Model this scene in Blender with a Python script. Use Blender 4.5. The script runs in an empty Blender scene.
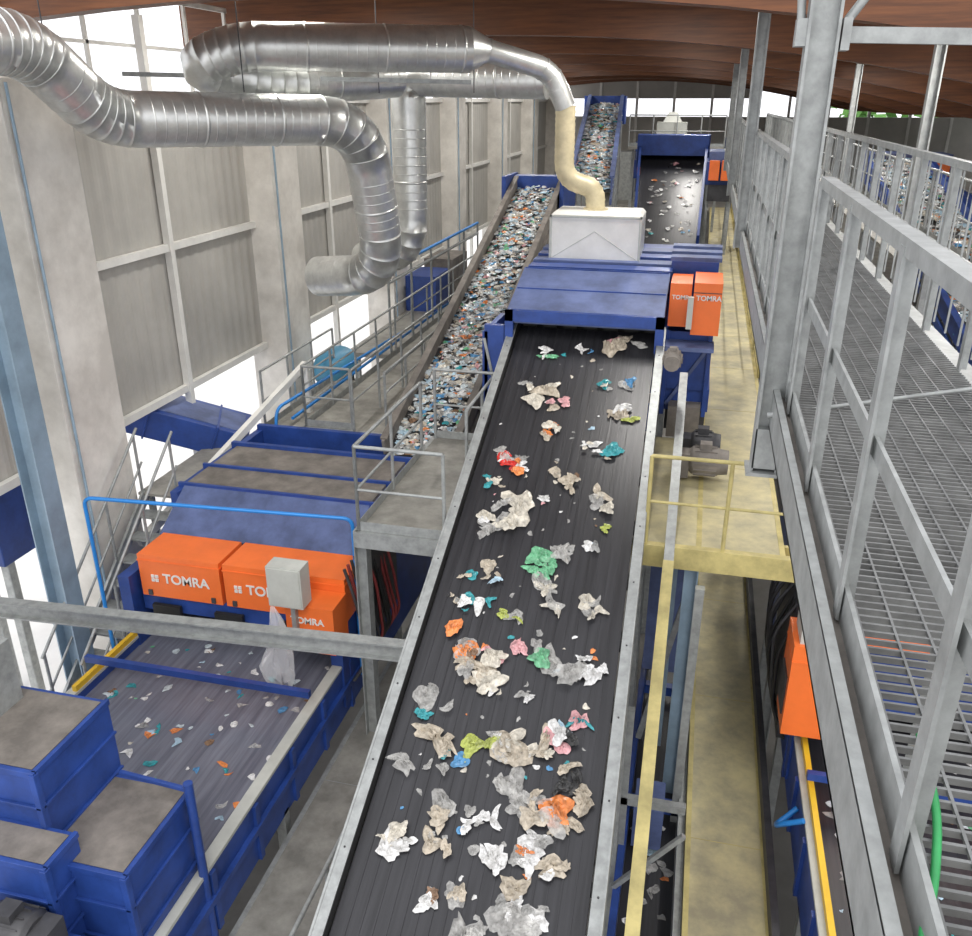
import bpy, math, random
from mathutils import Vector, Matrix, noise
random.seed(7)
Z0=10.5   # camera height above the ground floor; all z below are relative to eye level
V=Vector
# ------------------------------------------------------------ materials
def mat(name,col,rough=.5,metal=0,var=.25,scale=3,col2=None,bump=0,stretch=(1,1,1),alpha=1,trans=0,spec=.5):
    m=bpy.data.materials.new(name); m.use_nodes=True
    nt=m.node_tree; n=nt.nodes; l=nt.links; b=n['Principled BSDF']
    b.inputs['Roughness'].default_value=rough; b.inputs['Metallic'].default_value=metal
    b.inputs['Alpha'].default_value=alpha; b.inputs['Transmission Weight'].default_value=trans
    b.inputs['Specular IOR Level'].default_value=spec
    tc=n.new('ShaderNodeTexCoord'); mp=n.new('ShaderNodeMapping'); mp.inputs['Scale'].default_value=stretch
    no=n.new('ShaderNodeTexNoise'); no.inputs['Scale'].default_value=scale; no.inputs['Detail'].default_value=6; no.inputs['Roughness'].default_value=.65
    cr=n.new('ShaderNodeValToRGB')
    c2=col2 if col2 else tuple(c*(1-var) for c in col)
    c1=col if col2 else tuple(min(1,c*(1+var*.6)) for c in col)
    cr.color_ramp.elements[0].position=.35; cr.color_ramp.elements[1].position=.65
    cr.color_ramp.elements[0].color=(*c2,1); cr.color_ramp.elements[1].color=(*c1,1)
    l.new(tc.outputs['Object'],mp.inputs[0]); l.new(mp.outputs[0],no.inputs['Vector']); l.new(no.outputs[0],cr.inputs[0]); l.new(cr.outputs[0],b.inputs['Base Color'])
    if bump:
        bp=n.new('ShaderNodeBump'); bp.inputs['Strength'].default_value=bump; bp.inputs['Distance'].default_value=.02
        l.new(no.outputs[0],bp.inputs['Height']); l.new(bp.outputs[0],b.inputs['Normal'])
    return m
GALV=mat('galvanised_steel',(.36,.375,.37),.45,.35,.22,9)
GRATE=mat('grating_steel',(.22,.225,.225),.5,.4,.25,9)
DUCT=mat('spiral_duct_zinc',(.70,.71,.69),.34,.75,.15,5)
DUCTY=mat('cream_hose',(.62,.54,.35),.45,.1,.15,5)
BLUE=mat('blue_paint',(.022,.062,.27),.42,0,.3,2.5)
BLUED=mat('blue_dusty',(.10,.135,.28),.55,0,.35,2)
BLUEP=mat('blue_pipe',(.02,.22,.62),.4,0,.1,2)
LBLUE=mat('pale_blue_steel',(.28,.38,.47),.5,.1,.2,2)
ORNG=mat('orange_paint',(.88,.18,.035),.4,0,.08,2)
WHITE=mat('white_paint',(.78,.77,.73),.5,0,.08,3)
LGREY=mat('light_grey_box',(.50,.51,.47),.5,0,.1,3)
DUSTY=mat('dusty_plate',(.20,.18,.16),.7,0,.35,3)
BELT=mat('rubber_belt',(.034,.034,.039),.36,0,.3,2.2,col2=(.017,.017,.02),bump=.15,stretch=(9,.35,.35))
BELTG=mat('dusty_rubber_belt',(.20,.21,.255),.42,0,.3,2.2,col2=(.11,.115,.15),bump=.1,stretch=(7,.3,.3))
BLACK=mat('black_rubber',(.02,.02,.02),.5,0,.2,4)
DARK=mat('dark_steel',(.07,.07,.075),.5,.3,.3,4)
YEL=mat('yellow_floor_plate',(.60,.53,.30),.55,.05,.2,2.5,col2=(.36,.325,.22),bump=.1)
YELP=mat('yellow_paint',(.52,.44,.18),.45,0,.3,3)
YELB=mat('bright_yellow_paint',(.8,.5,.03),.45,0,.1,3)
PLATE=mat('grey_floor_plate',(.30,.29,.26),.55,.2,.3,3,bump=.1)
CONC=mat('concrete',(.84,.81,.75),.8,0,.15,1.3,col2=(.60,.57,.52),bump=.05)
PANEL=mat('wall_sheet',(.47,.455,.42),.55,.1,.1,1.0)
WOOD=mat('glulam_timber',(.20,.07,.022),.5,0,.3,3,col2=(.10,.034,.012),stretch=(.35,4,6))
DECK=mat('timber_deck',(.17,.06,.020),.6,0,.3,3,col2=(.09,.032,.012),stretch=(5,.3,1))
GROUND=mat('ground_slab',(.28,.27,.25),.8,0,.2,.8)
YARD=mat('sunlit_yard_concrete',(.8,.79,.76),.8,0,.08,.8)  # outdoor sun brightness is put into this paler slab colour
GREENH=mat('green_hose',(.03,.35,.10),.4)
TANK=mat('tank_blue',(.08,.30,.48),.35,0,.1,3)
TRANSL=mat('clear_film',(.95,.95,.95),.15,0,.03,3,alpha=.32)
LEAF=mat('foliage',(.12,.3,.06),.8,0,.5,8)
RED=mat('dark_red_cable',(.25,.04,.04),.5)
TR={}
for k,c in dict(beige=(.56,.49,.39),white=(.86,.85,.82),grey=(.42,.42,.405),cream=(.74,.69,.59),film=(.72,.71,.68),teal=(.05,.36,.40),blue=(.10,.30,.55),green=(.18,.50,.28),lime=(.46,.52,.12),
    orange=(.85,.27,.08),red=(.75,.04,.03),pink=(.78,.42,.44),brown=(.26,.16,.10),black=(.04,.04,.04),sky=(.45,.62,.74),ice=(.62,.70,.74)).items():
    TR[k]=mat('waste_'+k,c,.22,0,.42,13,alpha={'film':.48,'grey':.7,'white':.93,'cream':.85,'beige':.88}.get(k,.92))
# ------------------------------------------------------------ mesh builder
class B:
    def __init__(s): s.v=[];s.f=[];s.m=[];s.sm=[];s.ms=[]
    def mi(s,m):
        if m not in s.ms: s.ms.append(m)
        return s.ms.index(m)
    def add(s,vs,fs,m,sm=False):
        o=len(s.v); s.v+= [tuple(v) for v in vs]; i=s.mi(m)
        for f in fs: s.f.append(tuple(o+a for a in f)); s.m.append(i); s.sm.append(sm)
    def box(s,x0,x1,y0,y1,z0,z1,m):
        vs=[(x,y,z) for z in(z0,z1) for y in(y0,y1) for x in(x0,x1)]
        s.add(vs,[(0,2,3,1),(4,5,7,6),(0,1,5,4),(2,6,7,3),(0,4,6,2),(1,3,7,5)],m)
    def hexa(s,b,t,m):   # 4 bottom pts, 4 top pts (ccw)
        s.add(list(b)+list(t),[(3,2,1,0),(4,5,6,7),(0,1,5,4),(1,2,6,5),(2,3,7,6),(3,0,4,7)],m)
    def beam(s,p,q,w,h,m,up=(0,0,1)):
        p=V(p);q=V(q);d=(q-p).normalized();u=V(up)
        if abs(d.dot(u))>.98:u=V((0,1,0))
        r=d.cross(u).normalized();u=r.cross(d)
        c=[r*a*w/2+u*b*h/2 for a,b in((-1,-1),(1,-1),(1,1),(-1,1))]
        s.hexa([p+k for k in c],[q+k for k in c],m)
    def ibeam(s,p,q,w,h,m,up=(0,0,1),t=.02):
        p=V(p);q=V(q);d=(q-p).normalized();u=V(up)
        if abs(d.dot(u))>.98:u=V((0,1,0))
        r=d.cross(u).normalized();u=r.cross(d)
        s.beam(p+u*(h/2-t/2),q+u*(h/2-t/2),w,t,m,u); s.beam(p-u*(h/2-t/2),q-u*(h/2-t/2),w,t,m,u); s.beam(p,q,t,h-2*t,m,u)
    def sweep(s,pts,r,m,n=16,cap=True,sm=True):
        pts=[V(p) for p in pts]; k=len(pts); R=r if isinstance(r,(list,tuple)) else [r]*k
        T=[]
        for i in range(k):
            a=pts[max(0,i-1)];b=pts[min(k-1,i+1)];T.append((b-a).normalized())
        u=V((0,0,1)) if abs(T[0].z)<.9 else V((0,1,0))
        u=(u-T[0]*u.dot(T[0])).normalized(); vs=[];fs=[]
        for i in range(k):
            u=(u-T[i]*u.dot(T[i])).normalized(); w=T[i].cross(u)
            for j in range(n):
                a=2*math.pi*j/n; vs.append(pts[i]+(u*math.cos(a)+w*math.sin(a))*R[i])
        for i in range(k-1):
            for j in range(n):
                a=i*n+j;b=i*n+(j+1)%n; fs.append((a,b,b+n,a+n))
        s.add(vs,fs,m,sm)
        if cap: s.add(vs[:n],[tuple(range(n))][::1],m); s.add(vs[-n:],[tuple(range(n))],m)
    def cyl(s,p,q,r,m,n=12): s.sweep([p,q],r,m,n)
    def finish(s,name,bevel=0):
        me=bpy.data.meshes.new(name); me.from_pydata([(a,b,c+Z0) for a,b,c in s.v],[],s.f)
        for m in s.ms: me.materials.append(m)
        me.polygons.foreach_set('material_index',s.m); me.polygons.foreach_set('use_smooth',s.sm); me.update()
        o=bpy.data.objects.new(name,me); bpy.context.collection.objects.link(o)
        if bevel:
            md=o.modifiers.new('bevel','BEVEL'); md.width=bevel; md.segments=2; md.limit_method='ANGLE'
        return o
def fillet(pts,rad,n=7):
    pts=[V(p) for p in pts]; out=[pts[0]]
    for i in range(1,len(pts)-1):
        a,b,c=pts[i-1],pts[i],pts[i+1]; r=rad[i-1] if isinstance(rad,(list,tuple)) else rad
        d1=(a-b);d2=(c-b); r1=min(r,d1.length*.49,d2.length*.49)
        p=b+d1.normalized()*r1;q=b+d2.normalized()*r1
        for k in range(n+1):
            t=k/n; out.append(p*(1-t)**2+b*2*t*(1-t)+q*t*t)
    out.append(pts[-1]); return out
def text_into(b,txt,origin,right,up,size,m):
    cu=bpy.data.curves.new('t','FONT'); cu.body=txt; cu.size=size; cu.extrude=.004; cu.offset=size*.02
    o=bpy.data.objects.new('t',cu); bpy.context.collection.objects.link(o)
    dg=bpy.context.evaluated_depsgraph_get(); me=o.evaluated_get(dg).to_mesh()
    R=V(right);U=V(up);O=V(origin);N=R.cross(U)
    b.add([O+R*v.co.x+U*v.co.y+N*v.co.z for v in me.vertices],[tuple(p.vertices) for p in me.polygons],m)
    o.evaluated_get(dg).to_mesh_clear(); bpy.data.objects.remove(o); bpy.data.curves.remove(cu)
def duct(pts,rad,r,m,b=None):
    # spiral duct: straight runs with faint lock seams, raised coupling bands, segmented elbows
    path=fillet(pts,rad,5); P=[];R=[]; cnt=0
    for i in range(len(path)-1):
        a,c=path[i],path[i+1]; d=c-a; L=d.length
        if L<1e-5: continue
        d/=L
        P.append(a+d*.001); R.append(r)
        if L<.3:
            if L>.09:
                for o_,h in((.01,0),(.014,.006),(.030,.006),(.034,0)): P.append(a+d*o_); R.append(r+h)
            continue
        k=max(1,int(L/.135))
        for j in range(1,k):
            q=a+d*(L*j/k); cnt+=1; h=.009 if cnt%8==0 else .0028; w=.035 if cnt%8==0 else .012
            P.append(q-d*.004); R.append(r)
            for o_,hh in((0,0),(.003,h),(w,h),(w+.003,0)): P.append(q+d*o_); R.append(r+hh)
            P.append(q+d*(w+.006)); R.append(r)
    P.append(path[-1]);R.append(r)
    b=b or B(); b.sweep(P,R,m,32)
    return b
def railing(name,pts,h=1.1,sp=1.0,m=GALV,mids=(.5,),bal=0,r=.024,flat=False,toe=True,build=None):
    b=build or B()
    for i in range(len(pts)-1):
        p=V(pts[i]);q=V(pts[i+1]);L=(q-p).length;k=max(1,round(L/sp));d=(q-p).normalized()
        up=V((0,0,1))
        for f in (1,)+tuple(mids):
            if flat: b.beam(p+up*h*f,q+up*h*f,.055 if f==1 else .012,.05 if f==1 else .06,m)
            else: b.cyl(p+up*h*f,q+up*h*f,r if f==1 else r*.75,m,8)
        for j in range(k+1):
            c=p.lerp(q,j/k)
            if flat:
                b.beam(c+V((-.026,0,0)),c+V((-.026,0,h)),.01,.06,m,up=d); b.beam(c+V((0,.025,0)),c+V((0,.025,h)),.05,.01,m,up=d)
            else: b.cyl(c,c+up*h,r,m,8)
        if bal:
            kk=int(L/bal)
            for j in range(kk): 
                c=p.lerp(q,j/kk); b.beam(c+up*.1,c+up*h,.012,.012,m)
        if toe: b.beam(p+up*.07,q+up*.07,.008,.12,m)
    if build: return
    return b.finish(name)
# ------------------------------------------------------------ waste
def sheet(b,c,r,m,flat=.35,N=V((0,0,1)),hi=False):
    seg,rings=(22,8) if hi else (8,3)
    U=N.orthogonal().normalized(); W=N.cross(U); a0=random.random()*6.28
    U,W=U*math.cos(a0)+W*math.sin(a0),W*math.cos(a0)-U*math.sin(a0)
    el=random.uniform(.42,1.0); off=V((random.random()*99,random.random()*99,random.random()*99))
    p=[random.random()*6.28 for _ in range(4)]; am=[random.uniform(.05,.34),random.uniform(.05,.3),random.uniform(0,.22),random.uniform(0,.14)]
    fr=random.uniform(1.6,3.2); C=V(c); bend=random.uniform(-.5,.5)
    def hh(x,y,q):
        v=V((x*fr,y*fr*1.6,0))+off
        n1=1-abs(noise.noise(v))*2.6; n2=1-abs(noise.noise(v*2.4+off))*2.4
        h=flat*(.6*n1+.4*n2*(1 if hi else .5))
        return max(.003,r*h*(1-.6*q**2.5))
    vs=[C+N*hh(0,0,0)];fs=[]
    for i in range(1,rings+1):
        q=i/rings
        for j in range(seg):
            a=2*math.pi*j/seg
            R=1+am[0]*math.sin(2*a+p[0])+am[1]*math.sin(3*a+p[1])+am[2]*math.sin(5*a+p[2])+am[3]*math.sin(8*a+p[3])
            x=q*R*math.cos(a);y=q*R*math.sin(a)*el+bend*x*x
            jit=.25/rings; x+=random.uniform(-jit,jit);y+=random.uniform(-jit,jit)
            vs.append(C+U*r*x+W*r*y+N*hh(x,y,q))
    for j in range(seg): fs.append((0,1+j,1+(j+1)%seg))
    for i in range(rings-1):
        for j in range(seg):
            a=1+i*seg+j;bb=1+i*seg+(j+1)%seg; fs.append((a,a+seg,bb+seg,bb))
    b.add(vs,fs,TR[m],hi or random.random()<.5)
COMMON=['beige']*3+['white']*6+['grey']*3+['cream']*4+['film']*9+['brown']*1+['teal','blue','sky','pink','orange','black']
# ============================================================ MAIN INCLINED CONVEYOR
MY0,MY1=3.3,12.4
def mz(y): return .38*y-7.81
def mxl(y): return -2.37-(y-4.6)*.016
def mxr(y): return mxl(y)+2.0
b=B()
def seg3(b,f,y0,y1,w,h,m,dz=0):
    b.beam((f(y0),y0,mz(y0)+dz),(f(y1),y1,mz(y1)+dz),w,h,m)
a0,a1=MY0,MY1
b.hexa([(mxl(a0),a0,mz(a0)-.04),(mxr(a0),a0,mz(a0)-.04),(mxr(a1),a1,mz(a1)-.04),(mxl(a1),a1,mz(a1)-.04)],
       [(mxl(a0),a0,mz(a0)),(mxr(a0),a0,mz(a0)),(mxr(a1),a1,mz(a1)),(mxl(a1),a1,mz(a1))],BELT)
for k in range(17):   # moulded ribs of the belt
    t=.06+k*.055
    f=lambda y:mxl(y)+2.0*t
    seg3(b,f,a0,a1,.010,.008,BELT,.003)
for sgn,f in((-1,lambda y:mxl(y)-.07),(1,lambda y:mxr(y)+.07)):
    seg3(b,f,a0,a1,.10,.03,GALV,.10)
    seg3(b,lambda y:f(y)+sgn*.05,a0,a1,.02,.42,GALV,-.10)
    seg3(b,lambda y:f(y)-sgn*.05,a0,a1,.012,.14,BLACK,.04)
    seg3(b,lambda y:f(y)+sgn*.02,a0,a1,.06,.02,GALV,-.31)
    for k in range(12):
        y=a0+.2+k*.75; x=f(y); b.cyl((x,y,mz(y)+.115),(x,y,mz(y)+.122),.010,DARK,6)
for k in range(12):
    y=a0+.4+k*.75
    b.cyl((mxl(y)-.05,y,mz(y)-.12),(mxr(y)+.05,y,mz(y)-.12),.06,DARK)
    b.beam((mxl(y)-.1,y+.3,mz(y)-.25),(mxr(y)+.1,y+.3,mz(y)-.2),.06,.1,GALV)
for y in(4.4,7.3,10.2):
    for x in(mxl(y)-.07,mxr(y)+.07): b.beam((x,y,mz(y)-.3),(x,y,-10.5),.12,.12,GALV)
b.finish('inclined_conveyor')
# clumps (t across, y, radius, colours)
CL=[(.25,11.8,.16,'green white'),(.8,12.0,.26,'beige film pink'),(.52,11.9,.13,'white beige'),(.7,11.2,.14,'teal film'),(.84,11.25,.14,'film blue'),(.25,10.95,.25,'beige cream film'),(.42,10.8,.15,'beige pink film'),
(.85,10.65,.2,'beige lime white'),(.43,10.4,.16,'pink orange cream'),(.4,10.2,.13,'beige orange'),(.7,10,.14,'white cream'),(.86,9.9,.17,'teal beige sky'),(.12,9.78,.16,'red cream film'),(.24,9.6,.16,'red white orange'),(.2,9.7,.15,'white film'),
(.44,9.65,.13,'beige'),(.64,9.4,.16,'beige brown'),(.1,9.3,.12,'teal film'),(.79,9.15,.2,'beige film cream'),(.2,8.8,.28,'cream film film'),(.16,8.65,.2,'film cream'),(.42,9.1,.1,'white pink'),(.88,8.8,.1,'lime'),(.3,9.5,.12,'white'),
(.77,8.5,.13,'blue sky'),(.66,8.4,.16,'film film'),(.54,8.2,.2,'green'),(.52,8.1,.12,'green'),(.27,8.0,.15,'beige white'),(.12,7.95,.1,'teal beige'),(.63,7.8,.25,'beige cream film'),(.84,7.7,.17,'cream film'),(.22,7.55,.16,'white teal film'),(.43,7.45,.12,'film lime'),(.1,7.6,.1,'beige white'),
(.2,7.15,.23,'orange brown beige'),(.3,7.0,.17,'orange cream'),(.42,7.05,.2,'pink cream'),(.7,7.1,.24,'film green film'),(.8,7.0,.2,'film sky'),(.9,7.05,.16,'white'),(.3,6.75,.23,'beige cream film'),(.42,6.7,.15,'cream'),(.6,6.7,.12,'white film'),
(.15,6.5,.22,'film grey'),(.13,6.3,.1,'teal'),(.81,6.4,.18,'pink white'),(.86,6.3,.14,'black sky'),(.44,6.15,.17,'lime film white'),(.67,6.15,.25,'beige film cream'),(.58,6.1,.16,'cream film'),(.18,6.0,.25,'beige film white'),(.28,5.95,.15,'cream teal'),(.88,5.95,.17,'black beige'),
(.6,5.8,.18,'film'),(.8,5.62,.2,'orange beige'),(.88,5.7,.2,'beige film'),(.7,5.7,.16,'film'),(.5,5.5,.16,'white film'),(.33,5.45,.22,'film beige'),(.33,5.25,.15,'beige film'),(.74,5.35,.16,'white film'),(.15,5.2,.17,'white cream'),(.57,5.25,.16,'white film'),(.8,5.1,.24,'beige white film'),
(.77,4.9,.17,'white film'),(.62,4.75,.22,'film cream'),(.33,4.8,.11,'white brown'),(.48,4.85,.12,'film beige'),(.8,4.6,.2,'cream'),(.55,4.5,.2,'film'),(.3,4.2,.2,'white'),(.7,4.1,.25,'film')]
b=B(); Nn=V((0,-.38,1)).normalized()
for t,y,r,cs in CL:
    cs=cs.split()
    for i in range(5 if r>.13 else 3):
        rr=r*(random.uniform(.55,.82) if i==0 else random.uniform(.2,.6)); ty=y+random.uniform(-.7,.7)*r; x=mxl(ty)+.06+1.88*t+random.uniform(-.85,.85)*r
        x=min(mxr(ty)-rr*.8-.02,max(mxl(ty)+rr*.8+.02,x))
        sheet(b,V((x,ty,mz(ty)+.006))+Nn*(.010*i),rr,(cs[0] if i==0 else random.choice(cs)) if random.random()<.85 else random.choice(COMMON),flat=random.uniform(.4,.8),N=Nn,hi=True)
for i in range(95):
    y=random.uniform(3.6,12); t=random.uniform(.06,.94); rr=random.uniform(.012,.045)
    sheet(b,(mxl(y)+2*t,y,mz(y)+.006),rr,random.choice(COMMON),flat=.25,N=Nn)
b.finish('plastic_waste')
# support girder parallel to belt on the right
b=B()
g=lambda y:.38*y-8.14
b.beam((-.02,3.6,g(3.6)),(-.02,8.75,g(8.75)),.12,.16,YELP); b.beam((-.02,8.75,g(8.75)),(-.06,12,g(12)),.11,.15,GALV)
for y in(5.5,8.7): b.beam((-.02,y,g(y)-.08),(-.02,y,-10.5),.1,.1,GALV)
b.finish('cable_duct')
# ============================================================ UPPER OPTICAL SORTER
b=B()
xl,xr=-2.62,-.40
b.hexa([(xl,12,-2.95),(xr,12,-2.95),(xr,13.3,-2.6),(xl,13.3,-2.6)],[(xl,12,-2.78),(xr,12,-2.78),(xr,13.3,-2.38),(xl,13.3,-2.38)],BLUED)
b.box(xl,xl+.06,12,16,-3.9,-2.8,BLUE); b.box(xr-.06,xr,12,16,-3.9,-2.8,BLUE)
b.box(xl-.02,xr+.02,11.96,12.02,-2.92,-2.76,BLUE)
b.box(xl-.02,xl+.1,11.96,12.02,-3.4,-2.76,BLUE); b.box(xr-.1,xr+.02,11.96,12.02,-3.4,-2.76,BLUE)
for k in range(4):
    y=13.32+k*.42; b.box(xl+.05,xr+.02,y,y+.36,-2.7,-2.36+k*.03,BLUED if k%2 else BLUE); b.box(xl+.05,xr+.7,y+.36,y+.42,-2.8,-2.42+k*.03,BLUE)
for q in(.02,.5,.98): b.beam((xl+.02,12+1.3*q,-2.775+.4*q),(xr-.02,12+1.3*q,-2.775+.4*q),.02,.02,BLUE)
b.box(xl,xr,15,16.6,-4.2,-2.45,BLUE)
b.box(xl,xr,12.3,16,-4.6,-3.9,BLUE)
b.box(xl+.06,xr-.06,12.9,12.95,-3.6,-2.6,BLACK)
for k in range(7): b.box(xl+.15+k*.3,xl+.35+k*.3,12.5,12.52,-3.3,-2.75,BLACK)   # rubber curtain strips
# left-hand frame of the sorter
b.box(-2.95,-2.66,12.0,12.1,-4.6,-3.0,BLUE); b.beam((-2.95,12.0,-3.2),(-2.66,12.0,-4.5),.04,.04,GALV); b.box(-2.98,-2.9,12,13.2,-4.6,-3.1,BLUE)
# right hand housing
b.box(-.40,.30,12.75,14.6,-4.0,-3.12,BLUE); b.box(-.40,.30,13.6,14.6,-3.12,-2.25,BLUE)
for k in range(3): b.box(-.42,.34,13.62+k*.36,13.9+k*.36,-2.25,-2.19+k*.03,BLUED)
b.box(-.36,-.06,12.62,13.4,-3.02,-2.40,ORNG); b.box(-.03,.36,12.5,13.4,-3.10,-2.36,ORNG)
b.box(-.03,.36,12.49,12.5,-2.5,-2.49,DARK); b.box(-.10,-.02,12.4,12.5,-3.0,-2.55,LGREY)
text_into(b,'TOMRA',(-.33,12.61,-2.62),(1,0,0),(0,0,1),.085,WHITE); text_into(b,'TOMRA',(.01,12.49,-2.6),(1,0,0),(0,0,1),.10,WHITE)
b.box(-.36,.33,12.8,14.4,-4.35,-4.0,BLUE); b.beam((-.3,12.75,-4.25),(.28,12.75,-3.3),.05,.05,BLUED); b.box(.24,.30,12.7,12.76,-4.4,-3.1,BLUE); b.box(-.38,-.32,12.7,12.76,-4.4,-3.1,BLUE)
b.box(-.36,.32,12.3,12.75,-3.3,-3.24,BLUED)
b.box(-.3,.3,12.9,14.3,-4.7,-4.35,DARK); b.box(-.25,.22,12.5,12.9,-4.68,-4.2,DUSTY)
for x in(xl+.05,xr-.05):
    for y in(12.6,16): b.box(x-.07,x+.07,y-.07,y+.07,-10.5,-4.5,GALV)
o=b.finish('optical_sorter',.008)
# white extraction hood
b=B(); b.box(-2.35,-.92,13.95,14.9,-2.36,-1.68,WHITE)
b.hexa([(-2.35,13.95,-1.68),(-.92,13.95,-1.68),(-.92,14.9,-1.68),(-2.35,14.9,-1.68)],[(-2.3,14.0,-1.62),(-.97,14.0,-1.62),(-.97,14.85,-1.62),(-2.3,14.85,-1.62)],WHITE)
for x in(-2.36,-.95): b.box(x,x+.04,13.93,13.96,-2.38,-1.66,LGREY)
b.box(-2.36,-.91,13.93,13.96,-1.70,-1.66,LGREY); b.box(-2.36,-.91,13.93,13.96,-2.38,-2.34,LGREY)
b.beam((-2.3,13.95,-2.32),(-1.64,13.95,-1.9),.012,.012,LGREY); b.beam((-.97,13.95,-2.32),(-1.64,13.95,-1.9),.012,.012,LGREY)
b.finish('extraction_hood',.01)
# drive motors
def motor(p,d,r,L,m,name):
    b=B(); p=V(p); d=V(d).normalized()
    b.sweep([p,p+d*.03,p+d*.04,p+d*L*.75,p+d*L*.76,p+d*L],[r*.8,r*.95,r,r,r*.92,r*.85],m,18)
    s=d.orthogonal().normalized(); t=d.cross(s)
    for k in range(14):
        a=k*2*math.pi/14; q=s*math.cos(a)+t*math.sin(a)
        b.beam(p+d*L*.12+q*r,p+d*L*.7+q*r,.008,.03,m,up=q)
    b.box(p.x-r*.4+d.x*L*.4,p.x+r*.4+d.x*L*.4,p.y-r*.4+d.y*L*.4,p.y+r*.4+d.y*L*.4,p.z+r*.8,p.z+r*1.35,m)
    q=p-d*.16; b.box(min(q.x,p.x)-r*.5*(abs(d.y)),max(q.x,p.x)+r*.5*abs(d.y),min(q.y,p.y)-r*.7*abs(d.x),max(q.y,p.y)+r*.7*abs(d.x),p.z-r*1.15,p.z+r*.6,m)
    return b.finish(name)
motor((-.22,11.5,-3.15),(0,-1,0),.12,.42,DUSTY,'drive_motor')
motor((.12,11.0,-4.42),(1,0,0),.19,.5,DUSTY,'drive_motor')
motor((.12,11.6,-4.42),(1,0,0),.19,.4,DARK,'drive_motor')
# ============================================================ SECOND CONVEYOR loaded with waste
def troughconv(name,nl,nr,fl,fr,sideh=.3,side=GALV,belt=BELT,waste=0,wr=(.04,.1),legs=True):
    b=B(); nl,nr,fl,fr=map(V,(nl,nr,fl,fr)); dz=V((0,0,-.05))
    b.hexa([nl+dz,nr+dz,fr+dz,fl+dz],[nl,nr,fr,fl],belt)
    for p,q in((nl,fl),(nr,fr)):
        u=V((0,0,sideh/2-.08)); b.beam(p+u,q+u,.05,sideh,side); u=V((0,0,sideh-.07)); b.beam(p+u,q+u,.12,.04,side)
        u=V((0,0,-.3)); b.beam(p+u,q+u,.06,.16,side)
    L=(fl-nl).length
    for k in range(int(L/1.2)):
        t=(k+.5)/(L/1.2); p=nl.lerp(fl,t);q=nr.lerp(fr,t); b.cyl(p+dz*3,q+dz*3,.05,DARK,8)
        if legs and k%3==1:
            for c in(p,q): b.beam(c+V((0,0,-.2)),(c.x,c.y,-10.5),.12,.12,GALV)
    b.finish(name)
    if waste:
        b=B(); N=(nr-nl).cross(fl-nl).normalized()
        pal=['ice']*8+['white']*6+['grey']*7+['film']*4+['sky']*4+['black']*3+['cream']*4+['beige']*4+['brown','blue','teal','blue','green','pink','orange']  # black sheets paint in the shaded gaps between pieces
        for i in range(waste):
            t=random.random(); w=random.uniform(.05,.95); r=random.uniform(*wr)
            p=nl.lerp(fl,t).lerp(nr.lerp(fr,t),w)
            sheet(b,p+N*random.uniform(.005,.10)*(1-abs(w-.5)*1.6),r,random.choice(pal),flat=.7,N=N)
        b.finish('plastic_waste')
troughconv('loaded_conveyor',(-4.67,12.2,-5.3),(-3.5,12.2,-5.3),(-4.67,22.4,-2.05),(-3.5,22.4,-2.05),.35,DUSTY,BELT,3000,(.025,.085))
troughconv('loaded_conveyor',(-3.5,23.6,-2.15),(-2.4,23.6,-2.15),(-4.4,34,-.16),(-3.23,34,-.16),.4,BLUED,BELT,1500,(.05,.12))
b=B(); b.box(-4.85,-3.35,22.5,23.0,-2.6,-1.75,BLUE); b.box(-4.85,-4.75,21.5,23,-2.5,-1.7,BLUE); b.box(-3.42,-3.32,21.5,23.6,-2.6,-1.7,BLUE); b.box(-4.6,-3.1,34,34.5,-.8,.15,BLUE)
b.finish('transfer_chute',.01)
# third conveyor (dark, with blue cheeks)
b=B()
b.hexa([(-1.95,27,-4.3),(-.15,27,-4.3),(-.15,33,-1.8),(-2.35,33,-1.8)],[(-1.95,27,-4.2),(-.15,27,-4.2),(-.15,33,-1.7),(-2.35,33,-1.7)],BELT)
for x0,x1 in((-2.0,-2.4),(-.1,-.1)): b.beam((x0,27,-4.0),(x1,33,-1.5),.08,.7,BLUE)
b.box(-2.5,.0,33,33.4,-2.2,-1.1,BLUE); b.box(-2.3,.2,26.3,26.9,-4.7,-4.1,BLUE)
b.hexa([(-2.45,32.2,-1.75),(-.05,32.2,-1.75),(-.05,33,-1.6),(-2.45,33,-1.6)],[(-2.45,32.2,-1.1),(-.05,32.2,-1.1),(-.05,33,-1.1),(-2.45,33,-1.1)],BLUE)
for x in(-2.2,0): b.box(x-.08,x+.08,32,32.16,-10.5,-2.3,GALV)
b.finish('dark_belt_conveyor')
b=B(); N=V((0,-.42,1)).normalized()
for i in range(70):
    t=random.random(); sheet(b,(random.uniform(-1.9,-.3),27.2+5*t,-4.1+2.1*t),random.uniform(.04,.11),random.choice(COMMON),flat=.4,N=N)
b.finish('plastic_waste')
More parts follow.
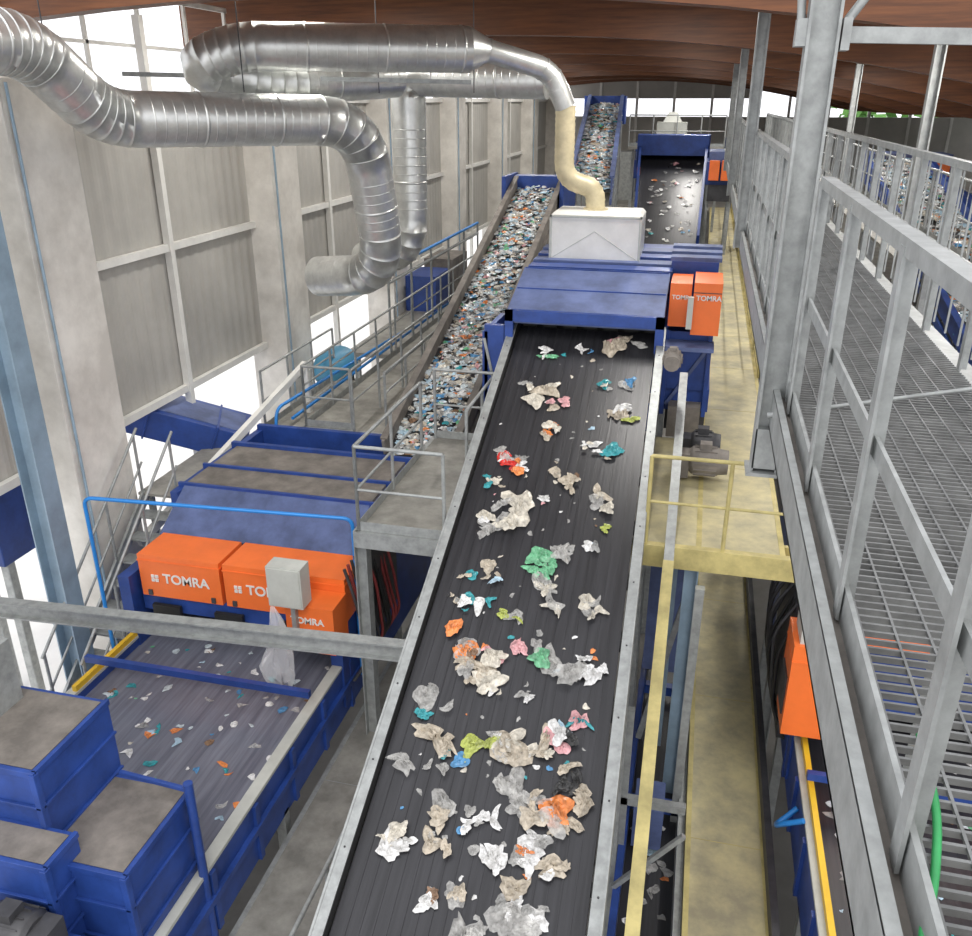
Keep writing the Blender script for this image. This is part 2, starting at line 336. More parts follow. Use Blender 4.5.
# sorter behind, right of far conveyor (blue and orange machinery)
def far_machine(x,y,z,w,name='optical_sorter'):
    b=B(); b.box(x,x+w,y,y+2.2,z,z+.7,BLUE); b.box(x+.05,x+w-.05,y+.2,y+1.8,z+.7,z+1.0,BLUED)
    b.box(x+w*.1,x+w*.45,y-.3,y,z+.15,z+.75,ORNG); b.box(x+w*.52,x+w*.92,y-.3,y,z+.15,z+.75,ORNG)
    b.box(x+.1,x+w-.1,y-.1,y+.1,z-.5,z,DARK)
    for a in(x+.1,x+w-.1):
        for c in(y+.1,y+2): b.box(a-.06,a+.06,c-.06,c+.06,-10.5,z,GALV)
    b.finish(name,.01)
far_machine(-.05,30,-2.5,.9); far_machine(-2.9,37,-2.9,1.6); far_machine(5.2,32,-2.6,2.5)
# ============================================================ LOWER SORTERS
def low_sorter(xa,xb,yy0,tall=False):
    b=B(); w=xb-xa
    for x in(xa-.12,xb): b.box(x,x+.12,3.4,10.2,-7.75,-6.98,BLUE); b.box(x-.01,x+.13,3.4,9.2,-6.98,-6.94,LGREY)
    for k in range(7):
        for x in(xb+.12,xa-.16): b.box(x,x+.04,3.6+k*.9,3.68+k*.9,-7.75,-7.0,BLUE)
    b.box(xb+.12,xb+.18,3.4,10.2,-7.35,-7.27,BLUE)
    b.box(xa,xb,3.4,12,-7.16,-7.1,BELTG if not tall else BELT)
    b.box(xa-.1,xb+.1,7.85,7.92,-6.75,-6.66,BLUE)        # cross bar
    b.box(xa-.06,xa,yy0,9,-6.94,-6.86,YELB)
    # end frame
    b.box(xa-.15,xa+.02,8.8,10.2,-7.6,-6.0,BLUE); b.box(xb-.02,xb+.15,8.8,10.2,-7.6,-6.0,BLUE)
    b.box(xa,xb,9.35,9.5,-6.75,-6.1,BLUE)
    for k in range(3):
        x=xa+.25+k*(w/3.1); b.box(x,x+.42,8.9,8.96,-6.60,-6.45,BLACK)
    m=xa+w*.46; dz=.65 if tall else .04
    if tall:
        b.box(xa+.1,xb,9.3,9.55,-6.4,-5.7,BLUE); b.box(xa+.05,xa+.15,9,9.6,-6.4,-5.7,BLUE); b.box(xb-.1,xb,9,9.6,-6.4,-5.7,BLUE)
    for x0,x1 in((xa+.1,m-.03),(m+.03,xb+.18)):
        b.box(x0,x1,8.95,9.6,-6.38+dz,-5.74+dz,ORNG)
        b.box(x0-.01,x1+.01,8.94,9.61,-5.84+dz,-5.82+dz,ORNG); b.box(x0+.1,x0+.16,8.93,8.95,-6.36+dz,-6.28+dz,DARK); b.box(x1-.16,x1-.1,8.93,8.95,-6.36+dz,-6.28+dz,DARK)
    b.box(xa+.05,xb,9.0,9.55,-6.6,-6.34,BLUE)
    if not tall:
        b.box(xb-.45,xb+.2,8.5,8.94,-6.55,-5.88,ORNG); b.box(xb-.58,xb-.12,8.35,8.6,-5.82,-5.26,LGREY); b.box(xb-.56,xb-.14,8.34,8.35,-5.80,-5.28,LGREY); b.box(xb-.33,xb-.27,8.42,8.5,-6.2,-5.82,GALV)
        text_into(b,'TOMRA',(xb-.38,8.49,-6.12),(1,0,0),(0,0,1),.13,WHITE)
    else:
        b.box(xa-.34,xa+.25,8.5,9.1,-6.7,-5.5,ORNG); b.box(xa-.345,xa+.26,8.49,9.11,-5.72,-5.70,ORNG); b.box(xa-.36,xa-.34,8.6,9.0,-6.5,-6.0,DARK); b.box(xa-.28,xa+.12,8.55,9.0,-5.5,-5.1,LGREY)
    text_into(b,'TOMRA',(xa+.46,8.94,-6.14+dz),(1,0,0),(0,0,1),.2,WHITE); text_into(b,'TOMRA',(m+.36,8.94,-6.14+dz),(1,0,0),(0,0,1),.2,WHITE)
    for x in(xa+.28,m+.18): # logo block
        for i in range(2):
            for j in range(2): b.box(x+i*.06,x+i*.06+.045,8.935,8.95,-6.14+dz+j*.06,-6.14+dz+j*.06+.045,WHITE)
    # hood behind
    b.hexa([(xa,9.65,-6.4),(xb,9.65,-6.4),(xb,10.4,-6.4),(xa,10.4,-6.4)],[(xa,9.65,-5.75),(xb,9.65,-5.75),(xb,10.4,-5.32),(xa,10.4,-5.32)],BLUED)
    b.box(xa-.1,xb+.1,10.4,10.45,-6.6,-5.28,BLUE)
    b.box(xa,xb,10.45,11.1,-6.6,-5.30,DUSTY); b.box(xa-.1,xb+.1,11.1,11.15,-6.6,-5.26,BLUE); b.box(xa,xb,11.15,12.0,-6.6,-5.30,DUSTY)
    b.box(xa-.1,xb+.1,12,12.08,-6.6,-5.24,BLUE); b.box(xa+.3,xb-.4,12.08,12.9,-6.6,-5.6,DARK); b.box(xa-.1,xb+.1,12.9,13.0,-6.6,-5.26,BLUE)
    b.box(xa-.12,xa,10.2,13,-7.8,-5.35,BLUE); b.box(xb,xb+.12,10.2,13,-7.8,-5.35,BLUE)
    for x in(xa-.06,xb+.06):
        for y in(4,7,10,12.8): b.box(x-.06,x+.06,y-.06,y+.06,-10.5,-7.7,GALV)
    b.finish('optical_sorter',.008)
    b=B()
    for i in range(150):
        x=random.uniform(xa+.1,xb-.1);y=random.uniform(4.2,9)
        sheet(b,(x,y,-7.095),random.uniform(.02,.08),random.choice(['white']*6+['ice']*3+['film','cream','grey','teal','teal','blue','green','sky','orange','brown']),flat=.35)
    b.finish('plastic_waste')
low_sorter(-7.2,-4.25,7.5)
low_sorter(1.75,4.7,4.2,True)
# hanging plastic bag
b=B(); vs=[];fs=[]
for i in range(17):
    for j in range(22):
        a=2*math.pi*j/22; q=i/16; r=.025+.15*math.sin(min(1,q*1.25)*1.6)
        r*=1+.6*noise.noise(V((math.cos(a)*1.6,math.sin(a)*1.6,q*3)))+.5*noise.noise(V((math.cos(a)*4,math.sin(a)*4,q*5)))
        vs.append((-4.68+r*math.cos(a)*1.05+.05*math.sin(q*5),8.17+r*math.sin(a)*.4,-5.7-q*1.15-(.07*math.sin(3*a) if i==16 else 0)))
for i in range(16):
    for j in range(22): fs.append((i*22+j,i*22+(j+1)%22,(i+1)*22+(j+1)%22,(i+1)*22+j))
b.add(vs,fs,TRANSL,False); b.finish('plastic_bag')
# cables on sorter side
def hose(name,pts,r,m,rad=.15):
    b=B(); b.sweep(fillet(pts,rad,5),r,m,8); return b.finish(name)
b=B()
for k in range(12):
    y=8.9+k*.12; b.sweep(fillet([(-4.03,y,-5.5),(-3.84-random.random()*.1,y,-5.9-random.random()*.4),(-3.86,y+.2,-7.0),(-4.05,y+.1,-7.3)],.2,5),.022,random.choice((BLACK,RED,BLACK,DARK)),8)
b.box(-4.08,-3.95,9.4,10.6,-6.9,-5.5,DARK)
b.finish('cable_bundle')
b=B()
for k in range(10):
    y=9.2+k*.16; b.sweep(fillet([(1.55,y,-5.4),(1.36-random.random()*.1,y,-5.8-random.random()*.4),(1.40,y+.2,-7.0),(1.60,y+.1,-7.4)],.2,5),.022,random.choice((BLACK,RED,DARK,DARK)),8)
b.box(1.5,1.62,9.3,10.8,-7.4,-5.3,DARK)
b.finish('cable_bundle')
hose('air_hose',[(1.62,7.9,-7.2),(1.40,7.8,-7.4),(1.38,7.5,-7.1),(1.60,7.4,-6.9)],.03,BLUEP)
# ============================================================ BOTTOM-LEFT STEPPED MACHINE
b=B()
def step(x0,x1,y0,y1,z0,z1):
    b.box(x0,x1,y0,y1,z0,z1,BLUE); b.box(x0+.04,x1-.04,y0+.04,y1-.04,z1,z1+.008,DUSTY)
    b.box(x0-.02,x1+.02,y0-.02,y0+.02,z1-.04,z1+.02,BLUE); b.box(x1-.02,x1+.02,y0,y1,z1-.04,z1+.02,BLUE)
    for k in range(4):
        z=z0+(z1-z0)*(1-(k+.9)*.42/(z1-z0)); b.box(x1,x1+.03,y0,y1,z,z+.025,BLUE); b.box(x0,x1+.02,y0-.03,y0,z,z+.025,BLUE)
    b.box(x1-.03,x1+.03,y0-.03,y0+.03,z0,z1,BLUE)
step(-8.0,-5.05,4.6,5.6,-8.6,-5.22)
step(-8.0,-4.75,4.2,4.6,-8.6,-5.8)
step(-6.3,-4.22,4.45,5.5,-8.6,-6.02)
step(-8.0,-4.4,3.3,4.2,-8.6,-6.5)
b.box(-8,-5.85,4.65,5.45,-5.22,-4.55,GALV)
b.cyl((-4.14,5.35,-9),(-4.14,5.35,-5.8),.045,BLUE); b.beam((-4.14,5.35,-5.88),(-4.9,5.4,-5.88),.04,.04,BLUE)
for x in(-7.8,-4.5): b.box(x-.08,x+.08,3.6,3.76,-10.5,-8.6,GALV); b.box(x-.08,x+.08,5.2,5.36,-10.5,-8.6,GALV)
b.finish('bale_feed_hopper',.012)
motor((-4.72,3.95,-6.26),(-1,0,0),.2,.55,DARK,'drive_motor')
# ============================================================ STRUCTURE
b=B(); b.ibeam((-9,7.1,-5.56),(-2.5,7.3,-5.42),.14,.2,GALV); b.finish('steel_cross_beam')
# blue-grey steel column and concrete columns
b=B(); b.ibeam((-8.0,8.5,-10.5),(-8.0,8.5,1.6),.3,.3,LBLUE,up=(1,0,0)); b.box(-8.2,-7.8,8.3,8.7,-10.5,-10.46,LBLUE); b.finish('steel_column')
def zlow(x): 
    x=min(x,7.5); return .85-.1*x-.012*x*x
for k in range(7):
    y1=10.6+6.7*k
    b=B(); y0=y1-1.2
    b.box(-9.0,-8.2,y0,y1,-10.5,.25,CONC); b.box(-9.0,-8.1,y0-.05,y1+.05,-10.5,-10.0,CONC); b.box(-9.0,-8.35,y0+.3,y1-.3,.25,1.2,CONC)
    b.cyl((-8.15,y0+.08,-10.5),(-8.15,y0+.08,.2),.022,LBLUE,8)
    b.finish('concrete_column',.02)
# left wall panels: corrugated sheet between columns
b=B()
x=-8.78; z0=-4.75; z1=0.0
for k in range(-1,7):
    y0=10.6+6.7*k; y1=y0+5.5
    n=int((y1-y0)/.075); vs=[]
    for i in range(n+1):
        y=y0+(y1-y0)*i/n; dx=.02 if i%4 in(1,2) else 0
        vs+=[(x+dx,y,z0),(x+dx,y,z1)]
    b.add(vs,[(2*i,2*i+2,2*i+3,2*i+1) for i in range(n)],PANEL)
    b.box(x-.12,x-.02,y0,y1,z0,z1,PANEL)
    for z in(z0+.02,(z0+z1)/2+.1,z1): b.box(x+.03,x+.13,y0,y1,z-.06,z+.06,WHITE)
    ym=(y0+y1)/2-.3; b.box(x+.04,x+.16,ym,ym+.12,z0-3.4,z1+1.2,WHITE)
    b.box(-9.0,-8.8,y0,y1,-10.5,-8.6,CONC)
b.finish('wall_left')
for k in range(-1,7):
    y0=10.6+6.7*k; b=B()
    for j in range(5): b.box(-8.85,-8.8,y0+.03+j*1.34,y0+.09+j*1.34,.06,1.5,WHITE)
    b.box(-8.85,-8.8,y0,y0+5.5,.75,.8,WHITE); b.box(-8.85,-8.8,y0,y0+5.5,1.46,1.54,WHITE)
    b.finish('window_%d'%(k+2))
# ground
b=B(); b.box(-9.1,60,-30,110,-10.7,-10.5,GROUND); b.finish('ground')
b=B(); b.box(-90,-9.1,-30,110,-10.75,-10.52,YARD); b.finish('yard_paving')
# timber roof
b=B(); xs=[-10+i*1.0 for i in range(27)]
for i in range(26):
    x0,x1=xs[i],xs[i+1]; za,zb=zlow(x0)+1.0,zlow(x1)+1.0
    b.hexa([(x0,9.6,za),(x1,9.6,zb),(x1,58,zb),(x0,58,za)],[(x0,9.6,za+.12),(x1,9.6,zb+.12),(x1,58,zb+.12),(x0,58,za+.12)],DECK)
b.finish('ceiling')
for k in range(8):
    y=9.8+6.7*k; b=B()
    for i in range(26):
        x0,x1=xs[i],xs[i+1]; za,zb=zlow(x0),zlow(x1)
        b.hexa([(x0,y,za),(x1,y,zb),(x1,y+.28,zb),(x0,y+.28,za)],[(x0,y,za+1),(x1,y,zb+1),(x1,y+.28,zb+1),(x0,y+.28,za+1)],WOOD)
    b.finish('timber_roof_beam')
# far wall, right wall
b=B(); b.box(-9,16,57,57.3,-10.5,-.9,PANEL); b.box(-9,2,57,57.3,.1,3,PANEL); b.box(2,16,57,57.3,.9,3,PANEL)
for k in range(12): b.box(-9+k*2.2,-8.85+k*2.2,56.95,57.1,-10.5,1.5,WHITE)
b.finish('wall_back')
b=B(); b.box(16,16.3,5,57,-10.5,-1.9,PANEL)
for k in range(9): b.box(15.9,16.2,5+6.5*k,5.3+6.5*k,-10.5,1.0,CONC)
b.finish('wall_right')
b=B()
def tree(c):
    for j in range(26):
        q=c+V((random.uniform(-1.2,1.2),random.uniform(-1.4,1.4),random.uniform(-1.5,1.3)))
        n=V((random.uniform(-1,1),random.uniform(-1,0),random.uniform(-.3,1))).normalized(); u=n.orthogonal()*.4; w=n.cross(u)
        b.add([q+u,q+w,q-u,q-w],[(0,1,2,3)],LEAF)
    b.cyl((c.x,c.y,-10.5),c,.12,WOOD,6)
for k in range(26): tree(V((18+random.random()*3,12+k*2.2,-1.5+random.random())))
for k in range(5): tree(V((9+k*2.1,66+random.random()*3,-1.9+random.random()*.6)))
b.finish('tree_row')
# ============================================================ PLATFORMS
def floorplate(b,x0,x1,y0,y1,z,m,edge=GALV,t=.02):
    b.box(x0,x1,y0,y1,z-t,z,m)
    for x in(x0,x1): b.box(x-.03,x+.03,y0,y1,z-.2,z+.005,edge)
    for y in(y0,y1): b.box(x0,x1,y-.03,y+.03,z-.2,z+.005,edge)
    n=int((y1-y0)/2.5)
    for k in range(1,n): 
        y=y0+(y1-y0)*k/n; b.box(x0,x1,y-.04,y+.04,z-.18,z-t,edge); b.box(x0,x1,y-.004,y+.004,z,z+.003,edge)
def legs(b,pts,z,m=GALV):
    for x,y in pts: b.ibeam((x,y,-10.5),(x,y,z),.16,.16,m,up=(1,0,0),t=.014)
b=B(); floorplate(b,.30,1.22,9.0,44,-4.7,YEL,YELP); b.box(-.45,1.45,8.92,9.02,-4.95,-4.68,YELP); b.box(-.45,1.45,9.3,9.36,-4.95,-4.72,YELP); b.box(-.45,.3,9.02,12.5,-4.74,-4.7,YEL)
legs(b,[(.25,9.1),(.25,15),(1.3,15),(.25,22),(1.3,22),(1.3,30),(1.3,38)],-4.9,LBLUE)
b.finish('yellow_platform')
b=B(); railing('',[(-.3,8.97,-4.7),(1.42,8.97,-4.7)],1.1,.86,YELP,(.5,),build=b,toe=False)
railing('',[(1.25,16,-4.7),(1.25,44,-4.7)],1.1,2,YELP,(.5,),build=b); b.finish('platform_railing')
b=B(); floorplate(b,.50,1.34,2.5,16,-7.9,YEL,YELP); b.box(1.34,1.42,2.5,16,-7.9,-7.7,DARK)
legs(b,[(.6,3.5),(1.3,3.5),(.6,8),(1.3,8),(.6,13),(1.3,13)],-8.1,GALV); b.finish('yellow_walkway')
b=B(); floorplate(b,-4.02,-2.65,2.5,13,-7.9,PLATE,GALV); legs(b,[(-3.95,3.5),(-2.7,3.5),(-3.95,8),(-2.7,8),(-3.95,12.5),(-2.7,12.5)],-8.1); b.finish('service_walkway')
b=B(); railing('',[(-2.95,2.8,-7.9),(-2.95,7,-7.9)],1.1,1.4,GALV,(.5,),build=b); b.finish('walkway_railing')
# mid platform (grey) between loaded conveyor and main belt
b=B(); floorplate(b,-3.74,-2.55,8.65,11.95,-4.8,PLATE,GALV); legs(b,[(-3.7,8.75),(-3.7,11.8)],-5.0)
b.finish('service_platform')
b=B(); railing('',[(-3.70,11.2,-4.8),(-3.70,8.68,-4.8),(-2.62,8.68,-4.8)],1.1,1.2,GALV,(.5,),build=b); railing('',[(-2.75,10.2,-4.8),(-2.75,11.9,-4.8)],1.1,.8,GALV,(.5,),build=b)
railing('',[(-3.7,11.9,-4.8),(-2.75,11.9,-4.8)],1.1,.8,GALV,(.5,),build=b); b.finish('platform_railing')
# left gallery along the wall
b=B(); floorplate(b,-6.5,-5.0,13.1,42,-5.3,PLATE,GALV); legs(b,[(x,y) for x in(-6.4,-5.1) for y in(13.5,20,27,34,41)],-5.5); b.finish('service_gallery')
b=B(); railing('',[(-4.95,13.1,-5.3),(-4.95,42,-5.3)],1.1,1.1,GALV,(.35,.68),build=b); railing('',[(-5.55,13.1,-5.3),(-5.55,30,-5.3)],1.1,1.3,GALV,(.5,),build=b,toe=False); b.finish('gallery_railing')
b=B(); railing('',[(-6.47,13.15,-5.3),(-6.47,42,-5.3)],1.1,1.2,GALV,(.35,.68),build=b); railing('',[(-6.47,13.15,-5.3),(-5.6,13.15,-5.3)],1.1,.9,GALV,(.5,),build=b)
b.finish('gallery_railing')
b=B(); railing('',[(-7.35,13.3,-5.5),(-7.35,16.5,-5.5)],1.1,1.0,GALV,(.5,),build=b); b.box(-7.4,-6.5,13.2,16.5,-5.56,-5.5,PLATE); b.box(-7.3,-7.2,16,16.1,-10.5,-5.56,GALV)
b.sweep(fillet([(-7.0,12.9,-5.9),(-7.0,13.1,-5.0),(-6.6,19,-5.0),(-6.6,30,-5.0)],.2,5),.03,BLUEP,8); b.sweep([(-6.7,13.1,-5.15),(-6.55,30,-5.15)],.03,BLUEP,8); b.finish('pipe_gallery')
# stairs with handrails beside left sorter
b=B()
for k in range(9): b.box(-8.0,-7.45,8.0+k*.28,8.25+k*.28,-7.8+k*.24,-7.77+k*.24,GALV)
for x in(-8.02,-7.42):
    b.beam((x,7.9,-7.9),(x,10.6,-5.6),.04,.2,GALV); b.cyl((x,7.9,-6.85),(x,10.6,-4.55),.022,GALV,8); b.cyl((x,7.9,-7.4),(x,10.6,-5.1),.018,GALV,8)
    for k in range(4): y=7.95+k*.85; z=-7.85+k*.72; b.cyl((x,y,z),(x,y,z+1.05),.022,GALV,8)
b.box(-8.1,-7.4,10.5,13.2,-5.62,-5.58,PLATE); b.box(-7.4,-6.5,13.05,13.2,-5.62,-5.4,PLATE)
for y in(10.7,13.0): b.box(-8.1,-8.02,y,y+.08,-10.5,-5.6,GALV)
b.box(-8.1,-7.4,6.2,8.0,-7.94,-7.9,PLATE)
for y in(6.3,7.8): b.box(-7.9,-7.82,y,y+.08,-10.5,-7.9,GALV)
b.finish('access_stairs')
b=B()
b.sweep(fillet([(-7.38,8.5,-7.9),(-7.38,8.5,-4.68),(-4.05,9.3,-4.98),(-4.05,9.3,-7.4)],.12,5),.026,BLUEP,10); b.finish('compressed_air_pipe')
b=B(); b.beam((-8.0,10.2,-6.3),(-7.0,14.4,-4.55),.1,.12,WHITE); b.beam((-7.9,10.7,-6.3),(-7.9,10.7,-10.5),.1,.1,WHITE); b.beam((-7.0,14.4,-4.6),(-7.0,14.4,-10.5),.1,.1,WHITE); b.finish('brace_beam')
# blue covered conveyors outside/along the wall
b=B(); b.beam((-12.5,10.9,-3.6),(-7.7,13.2,-5.65),1.2,.5,BLUE); b.beam((-12.5,10.88,-3.34),(-7.7,13.18,-5.39),.9,.06,BLUED)
for t in(.1,.3,.5,.7,.9): p=V((-12.5,10.9,-3.6)).lerp(V((-7.7,13.2,-5.65)),t); b.beam(p,p+V((.03,.015,-.013)),1.26,.56,BLUE)
b.beam((-12,11.1,-4.2),(-12,11.1,-10.5),.15,.15,GALV); b.beam((-8.2,13.0,-5.9),(-8.2,13.0,-10.5),.15,.15,GALV); b.finish('covered_conveyor',.01)
b=B(); b.box(-12.5,-9.6,9.2,11.0,-6.4,-4.6,BLUE); b.box(-12.5,-9.6,9.2,11.0,-4.6,-4.5,BLUED); b.box(-12.4,-9.7,9.1,9.2,-6.1,-5.0,BLUED)
for x in(-12.3,-9.8): b.box(x,x+.15,9.3,9.45,-10.5,-6.4,GALV); b.box(x,x+.15,10.8,10.95,-10.5,-6.4,GALV)
b.finish('baler_housing',.02)
# blue tank
b=B(); c=V((-7.5,16.9,-5.35))
b.sweep([c+V((0,a,0)) for a in(-.62,-.58,-.48,-.3,.3,.48,.58,.62)],[.05,.2,.33,.4,.4,.33,.2,.05],TANK,20); b.box(-7.8,-7.2,16.6,16.7,-5.85,-5.6,DARK); b.box(-7.8,-7.2,17.1,17.2,-5.85,-5.6,DARK)
b.box(-7.9,-6.9,16.1,17.7,-5.9,-5.85,PLATE)
for y in(16.3,17.6): b.box(-7.4,-7.3,y,y+.1,-10.5,-5.9,GALV)
b.finish('air_receiver_tank')
b=B(); b.box(-8.1,-7.2,23.5,25,-5.6,-4.6,BLUE); b.box(-8.1,-7.2,25.3,27,-5.6,-4.4,DUSTY); b.box(-8.1,-6.7,18.9,27.2,-5.7,-5.6,PLATE)
for y in(19,27): b.box(-7.9,-7.8,y,y+.1,-10.5,-5.7,GALV)
for k in range(6): b.cyl((-6.6,18+k*1.6,-5.3),(-6.6,18+k*1.6,-3.4),.03,GALV,8)
b.cyl((-6.6,18,-3.4),(-6.6,26,-3.4),.04,BLUEP,8); b.cyl((-6.6,18,-3.7),(-6.6,26,-3.7),.04,GALV,8); b.finish('compressor_cabinet')
# ============================================================ DUCTS
b=duct([(-7.72,6.5,.56),(-7.62,9.25,.60),(-7.5,10.3,-.22),(-5.15,13.2,-.28),(-5.12,13.9,-2.72),(-6.6,14.4,-2.90)],[.4,.4,.75,.8],.345,DUCT)
b.finish('ventilation_duct')
b=duct([(-6.2,15.6,-2.75),(-5.03,15.0,-2.55),(-5.0,15.0,-.1),(-5.0,15.0,.35),(-2.6,14.8,.30)],[.8,.3,.4],.29,DUCT)
b.finish('ventilation_duct')
b=duct([(-5.0,14.4,.35),(-6.3,12.6,.22),(-7.05,11.75,.42),(-6.4,11.9,.68),(-3.55,13.5,.68)],[.5,.6,.5],.31,DUCT)
b.sweep([(-3.55,13.5,.68),(-3.3,13.62,.67),(-3.25,13.65,.66)],[.31,.17,.15],DUCT,28)
pp=fillet([(-3.3,13.62,.67),(-2.45,14.2,.42),(-2.22,14.3,-.1)],.45,8); b.sweep(pp,.16,DUCT,24)
for q,q2 in zip(pp[::3],pp[1::3]): b.sweep([q,q+(q2-q).normalized()*.03],.17,DUCT,24)
b.finish('ventilation_duct')
P=fillet([(-2.22,14.3,-.08),(-2.22,14.35,-1.15),(-1.72,14.45,-1.3),(-1.70,14.45,-1.66)],[.5,.25],10)
b=B(); dd=[];rr=[]
for i in range(len(P)-1):
    L=(P[i+1]-P[i]).length; k=max(1,int(L/.045))
    for j in range(k): dd.append(P[i].lerp(P[i+1],j/k)); rr.append(.15+(.010 if len(dd)%2 else 0))
dd.append(P[-1]); rr.append(.17); b.sweep(dd,rr,DUCTY,24); b.sweep([(-1.7,14.45,-1.66),(-1.7,14.45,-1.60)],.2,DUCTY,24); b.finish('flexible_extraction_hose')
# cable tray / hangers
b=B(); b.beam((-8.3,12,.35),(-3.6,13.8,.25),.1,.06,GALV)
for x,y in((-7.6,9.6),(-6.2,11.6),(-5.0,13.6),(-3.5,13.6)): b.cyl((x,y,.1),(x,y,1.9),.008,DARK,6)
b.finish('duct_hangers')
# ============================================================ RIGHT ELEVATED WALKWAY
WZ=-1.53; RX=.56
b=B()
b.box(.475,.492,.6,32,-1.72,-1.50,GALV); b.box(.475,.508,.6,32,-1.51,-1.495,GALV)      # outer channel lip
b.box(.492,.545,.6,32,-1.56,-1.545,DUSTY); b.box(.475,.54,.6,32,-1.72,-1.705,GALV); b.box(.545,.56,.6,32,-1.72,-1.42,GALV)
b.ibeam((1.68,.6,-1.65),(1.68,32,-1.65),.12,.2,GALV)
y=.7
while y<32:
    b.box(.56,1.62,y,y+.009,-1.55,-1.53,GRATE); y+=.045 if y<8 else .07
x=.60
while x<1.6:
    b.box(x,x+.008,.7,32,-1.54,-1.529,GRATE); x+=.10
for k in range(17): b.box(.5,1.66,.8+k*2,.86+k*2,-1.71,-1.57,GALV)
for k in range(5): b.ibeam((1.68,4.9+6.7*k,-10.5),(1.68,4.9+6.7*k,-1.77),.14,.14,GALV,up=(1,0,0))
b.finish('grating_walkway')
b=B(); railing('',[(RX,.55,WZ),(RX,4.6,WZ)],1.17,.98,GALV,(.5,),flat=True,build=b,toe=False)
railing('',[(RX,5.1,WZ),(RX,30,WZ)],1.17,1.0,GALV,(.5,),flat=True,bal=.25,build=b,toe=False); b.finish('walkway_railing')
b=B(); railing('',[(1.64,.6,WZ),(1.64,30,WZ)],1.14,1.0,GALV,(.5,),flat=True,bal=.33,build=b,toe=False); b.finish('walkway_railing')
# main steel column with bracket
b=B(); b.ibeam((.475,4.9,-1.98),(.475,4.9,1.9),.14,.15,GALV,up=(1,0,0),t=.014); b.box(.375,.575,4.8,5.0,-2.0,-1.98,GALV); b.box(.405,.545,4.83,4.97,-1.96,-1.72,GALV)
b.beam((.56,4.9,.29),(3.2,5.0,.22),.05,.07,GALV); b.box(.56,.60,4.84,4.96,.22,.36,GALV)
b.cyl((.575,4.9,.34),(.85,4.9,.75),.022,GALV,8); b.cyl((.375,4.9,.30),(.33,4.9,.8),.02,GALV,8); b.box(.35,.40,4.84,4.96,.24,.36,GALV)
b.finish('steel_column')
b=B(); b.cyl((.47,4.75,-1.60),(2.6,4.5,-1.02),.012,GALV,8); b.cyl((.45,4.76,-1.61),(.62,4.73,-1.56),.018,GALV,8); b.finish('tie_rod')
for x,y,z in((.47,11.6,-1.72),(.47,18.3,-1.72),(.47,25,-1.72),(2.9,14,-10.5),(3.0,22,-10.5),(5,18,-10.5)):
    b=B(); zt=zlow(x)+.9; b.ibeam((x,y,z),(x,y,zt),.14,.14,GALV,up=(1,0,0)); b.beam((x,y,zt-.5),(x+1.5,y,zt-.6),.06,.08,GALV); b.finish('steel_column')
b=B(); b.sweep(fillet([(.67,2.0,-1.515),(.655,1.72,-1.512),(.60,1.50,-1.512),(.545,1.36,-1.50),(.52,1.2,-1.48),(.5,.9,-1.6)],.1,6),.010,GREENH,8); b.finish('green_hose')
# right side area: waste conveyor, platform
b=B(); floorplate(b,2.2,14,14,50,-4.7,PLATE,GALV); legs(b,[(x,y) for x in(2.4,8,13) for y in(14.3,24,34,44)],-4.9); b.finish('sorting_platform')
troughconv('loaded_conveyor',(4.6,15,-4.2),(6.3,15,-4.2),(4.6,30,-1.7),(6.3,30,-1.7),.35,BLUE,BELT,1500,(.06,.15),False)
troughconv('loaded_conveyor',(7.2,13,-3.6),(9.0,13,-3.6),(7.2,30,-2.6),(9.0,30,-2.6),.35,BLUE,BELT,1400,(.06,.15),False)
b=B(); railing('',[(2.3,14.1,-4.7),(2.3,48,-4.7)],1.1,1.4,GALV,(.5,),build=b); railing('',[(3.8,14.1,-2.2),(3.8,40,-2.2)],1.1,1.4,GALV,(.5,),bal=.3,build=b)
b.box(2.9,3.9,14,40,-2.25,-2.2,PLATE)
for k in range(6): b.box(3.3,3.42,14.2+k*5,14.32+k*5,-4.7,-2.25,GALV)
b.finish('platform_railing')
# under-belt machinery between main belt and yellow walkway
b=B()
for y in(6.2,8.6,11): b.box(-.3,.45,y,y+.12,-8.3,-8.15,BLUE); b.box(.3,.4,y,y+.1,-10.5,-5 if y>7 else -8.2,GALV)
b.box(-.28,-.2,4,13,-8.3,-7.9,BLUE); b.box(.38,.46,4,13,-8.3,-8.0,GALV); b.box(-.2,.38,4,13,-8.45,-8.40,BELT)
b.box(.02,.10,9.5,9.6,-8.0,-4.9,LBLUE); b.beam((-.2,9.5,-7.9),(.35,9.5,-5.0),.07,.07,GALV); b.box(-.25,.35,10.5,11.5,-7.5,-5.6,BLUED)
b.beam((-.28,7.0,-7.9),(.4,7.0,-7.0),.05,.05,GALV); b.box(-.3,.42,7.6,7.68,-7.3,-7.2,GALV); b.box(-.3,-.22,7.6,7.68,-8.2,-6.0,GALV); b.box(-.15,.2,8.0,8.5,-8.3,-7.7,BLUED)
b.finish('transfer_conveyor')
b=B()
for i in range(60): sheet(b,(random.uniform(-.15,.33),random.uniform(4.5,9.5),-8.395),random.uniform(.04,.1),random.choice(COMMON),flat=.35)
b.finish('plastic_waste')
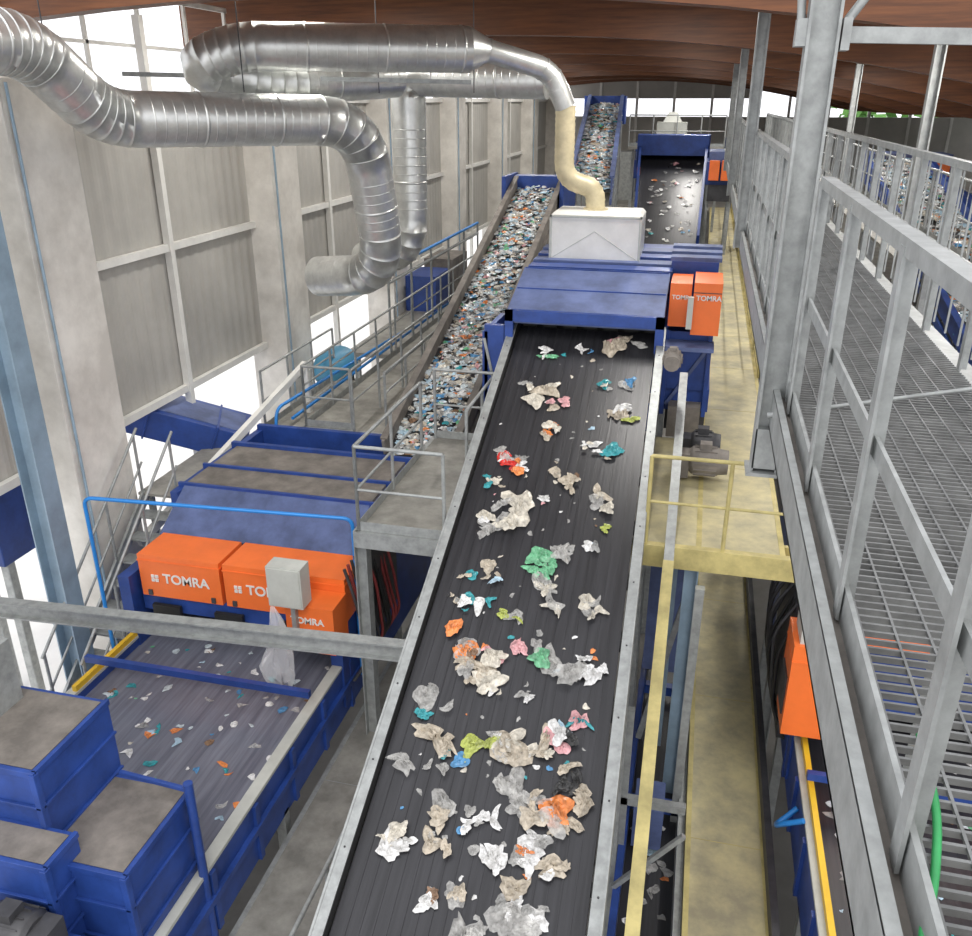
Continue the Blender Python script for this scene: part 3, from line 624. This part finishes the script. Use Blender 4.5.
# far-end clutter
b=B()
for k in range(14):
    x=-6+k*.75; y=46+random.random()*6; w=random.uniform(.6,1.4); h=random.uniform(1,3.2)
    b.box(x,x+w,y,y+1,-4.7,-4.7+h,random.choice((BLUE,DUSTY,LGREY,BLUED,GALV)))
b.box(-7,14,44,53,-4.9,-4.7,PLATE)
for x in(-6,0,6,13): b.box(x,x+.2,45,45.2,-10.5,-4.9,GALV)
b.finish('process_equipment')
b=B(); railing('',[(-3.0,35,-1.6),(.5,35,-1.6)],1.1,.8,GALV,(.5,),build=b); b.box(-3,.5,35,36,-1.7,-1.6,PLATE); b.box(-2.9,-2.8,35.4,35.5,-10.5,-1.7,GALV); b.box(.3,.4,35.4,35.5,-10.5,-1.7,GALV)
b.box(-2.0,-.9,35.2,35.9,-1.6,-.75,LGREY); b.hexa([(-1.8,35.3,-.75),(-1.1,35.3,-.75),(-1.1,35.8,-.75),(-1.8,35.8,-.75)],[(-1.6,35.45,-.4),(-1.3,35.45,-.4),(-1.3,35.65,-.4),(-1.6,35.65,-.4)],LGREY); b.finish('platform_railing')
# ============================================================ ADDED FILL LIGHTS, with made-up housings, to brighten the hall interior
for y in(13.4,20.1,26.8,33.5,40.2):
    for x in(-6.2,-.6,3.6):
        z=zlow(x)+.55; b=B(); b.box(x-.14,x+.14,y-.8,y+.8,z,z+.08,LGREY); b.cyl((x,y,z+.08),(x,y,z+.5),.01,DARK,6); lo=b.finish('added_fill_housing')
        L=bpy.data.lights.new('added_fill_light','AREA'); L.shape='RECTANGLE'; L.size=.25; L.size_y=1.5; L.energy=160; L.color=(1,.97,.92)
        o=bpy.data.objects.new('added_fill_light',L); o.location=(x,y,z-.02+Z0); bpy.context.collection.objects.link(o); o.parent=lo
S=bpy.data.lights.new('sun','SUN'); S.energy=1.1; S.angle=.5; S.color=(1,.95,.87)
o=bpy.data.objects.new('sun',S); o.rotation_euler=(math.radians(42),math.radians(14),0); bpy.context.collection.objects.link(o)
w=bpy.data.worlds.new('sky'); bpy.context.scene.world=w; w.use_nodes=True
bg=w.node_tree.nodes['Background']; bg.inputs[0].default_value=(.96,.965,1,1); bg.inputs[1].default_value=1.6
# ============================================================ CAMERA
cam=bpy.data.cameras.new('camera'); co=bpy.data.objects.new('camera',cam); bpy.context.collection.objects.link(co)
cam.sensor_width=36; cam.lens=862/972*36; cam.clip_end=300; cam.clip_start=.05
co.location=(0,0,Z0); co.rotation_euler=(math.radians(90-23.1),0,math.radians(13.7))
bpy.context.scene.camera=co
bpy.context.scene.view_settings.view_transform='Standard'
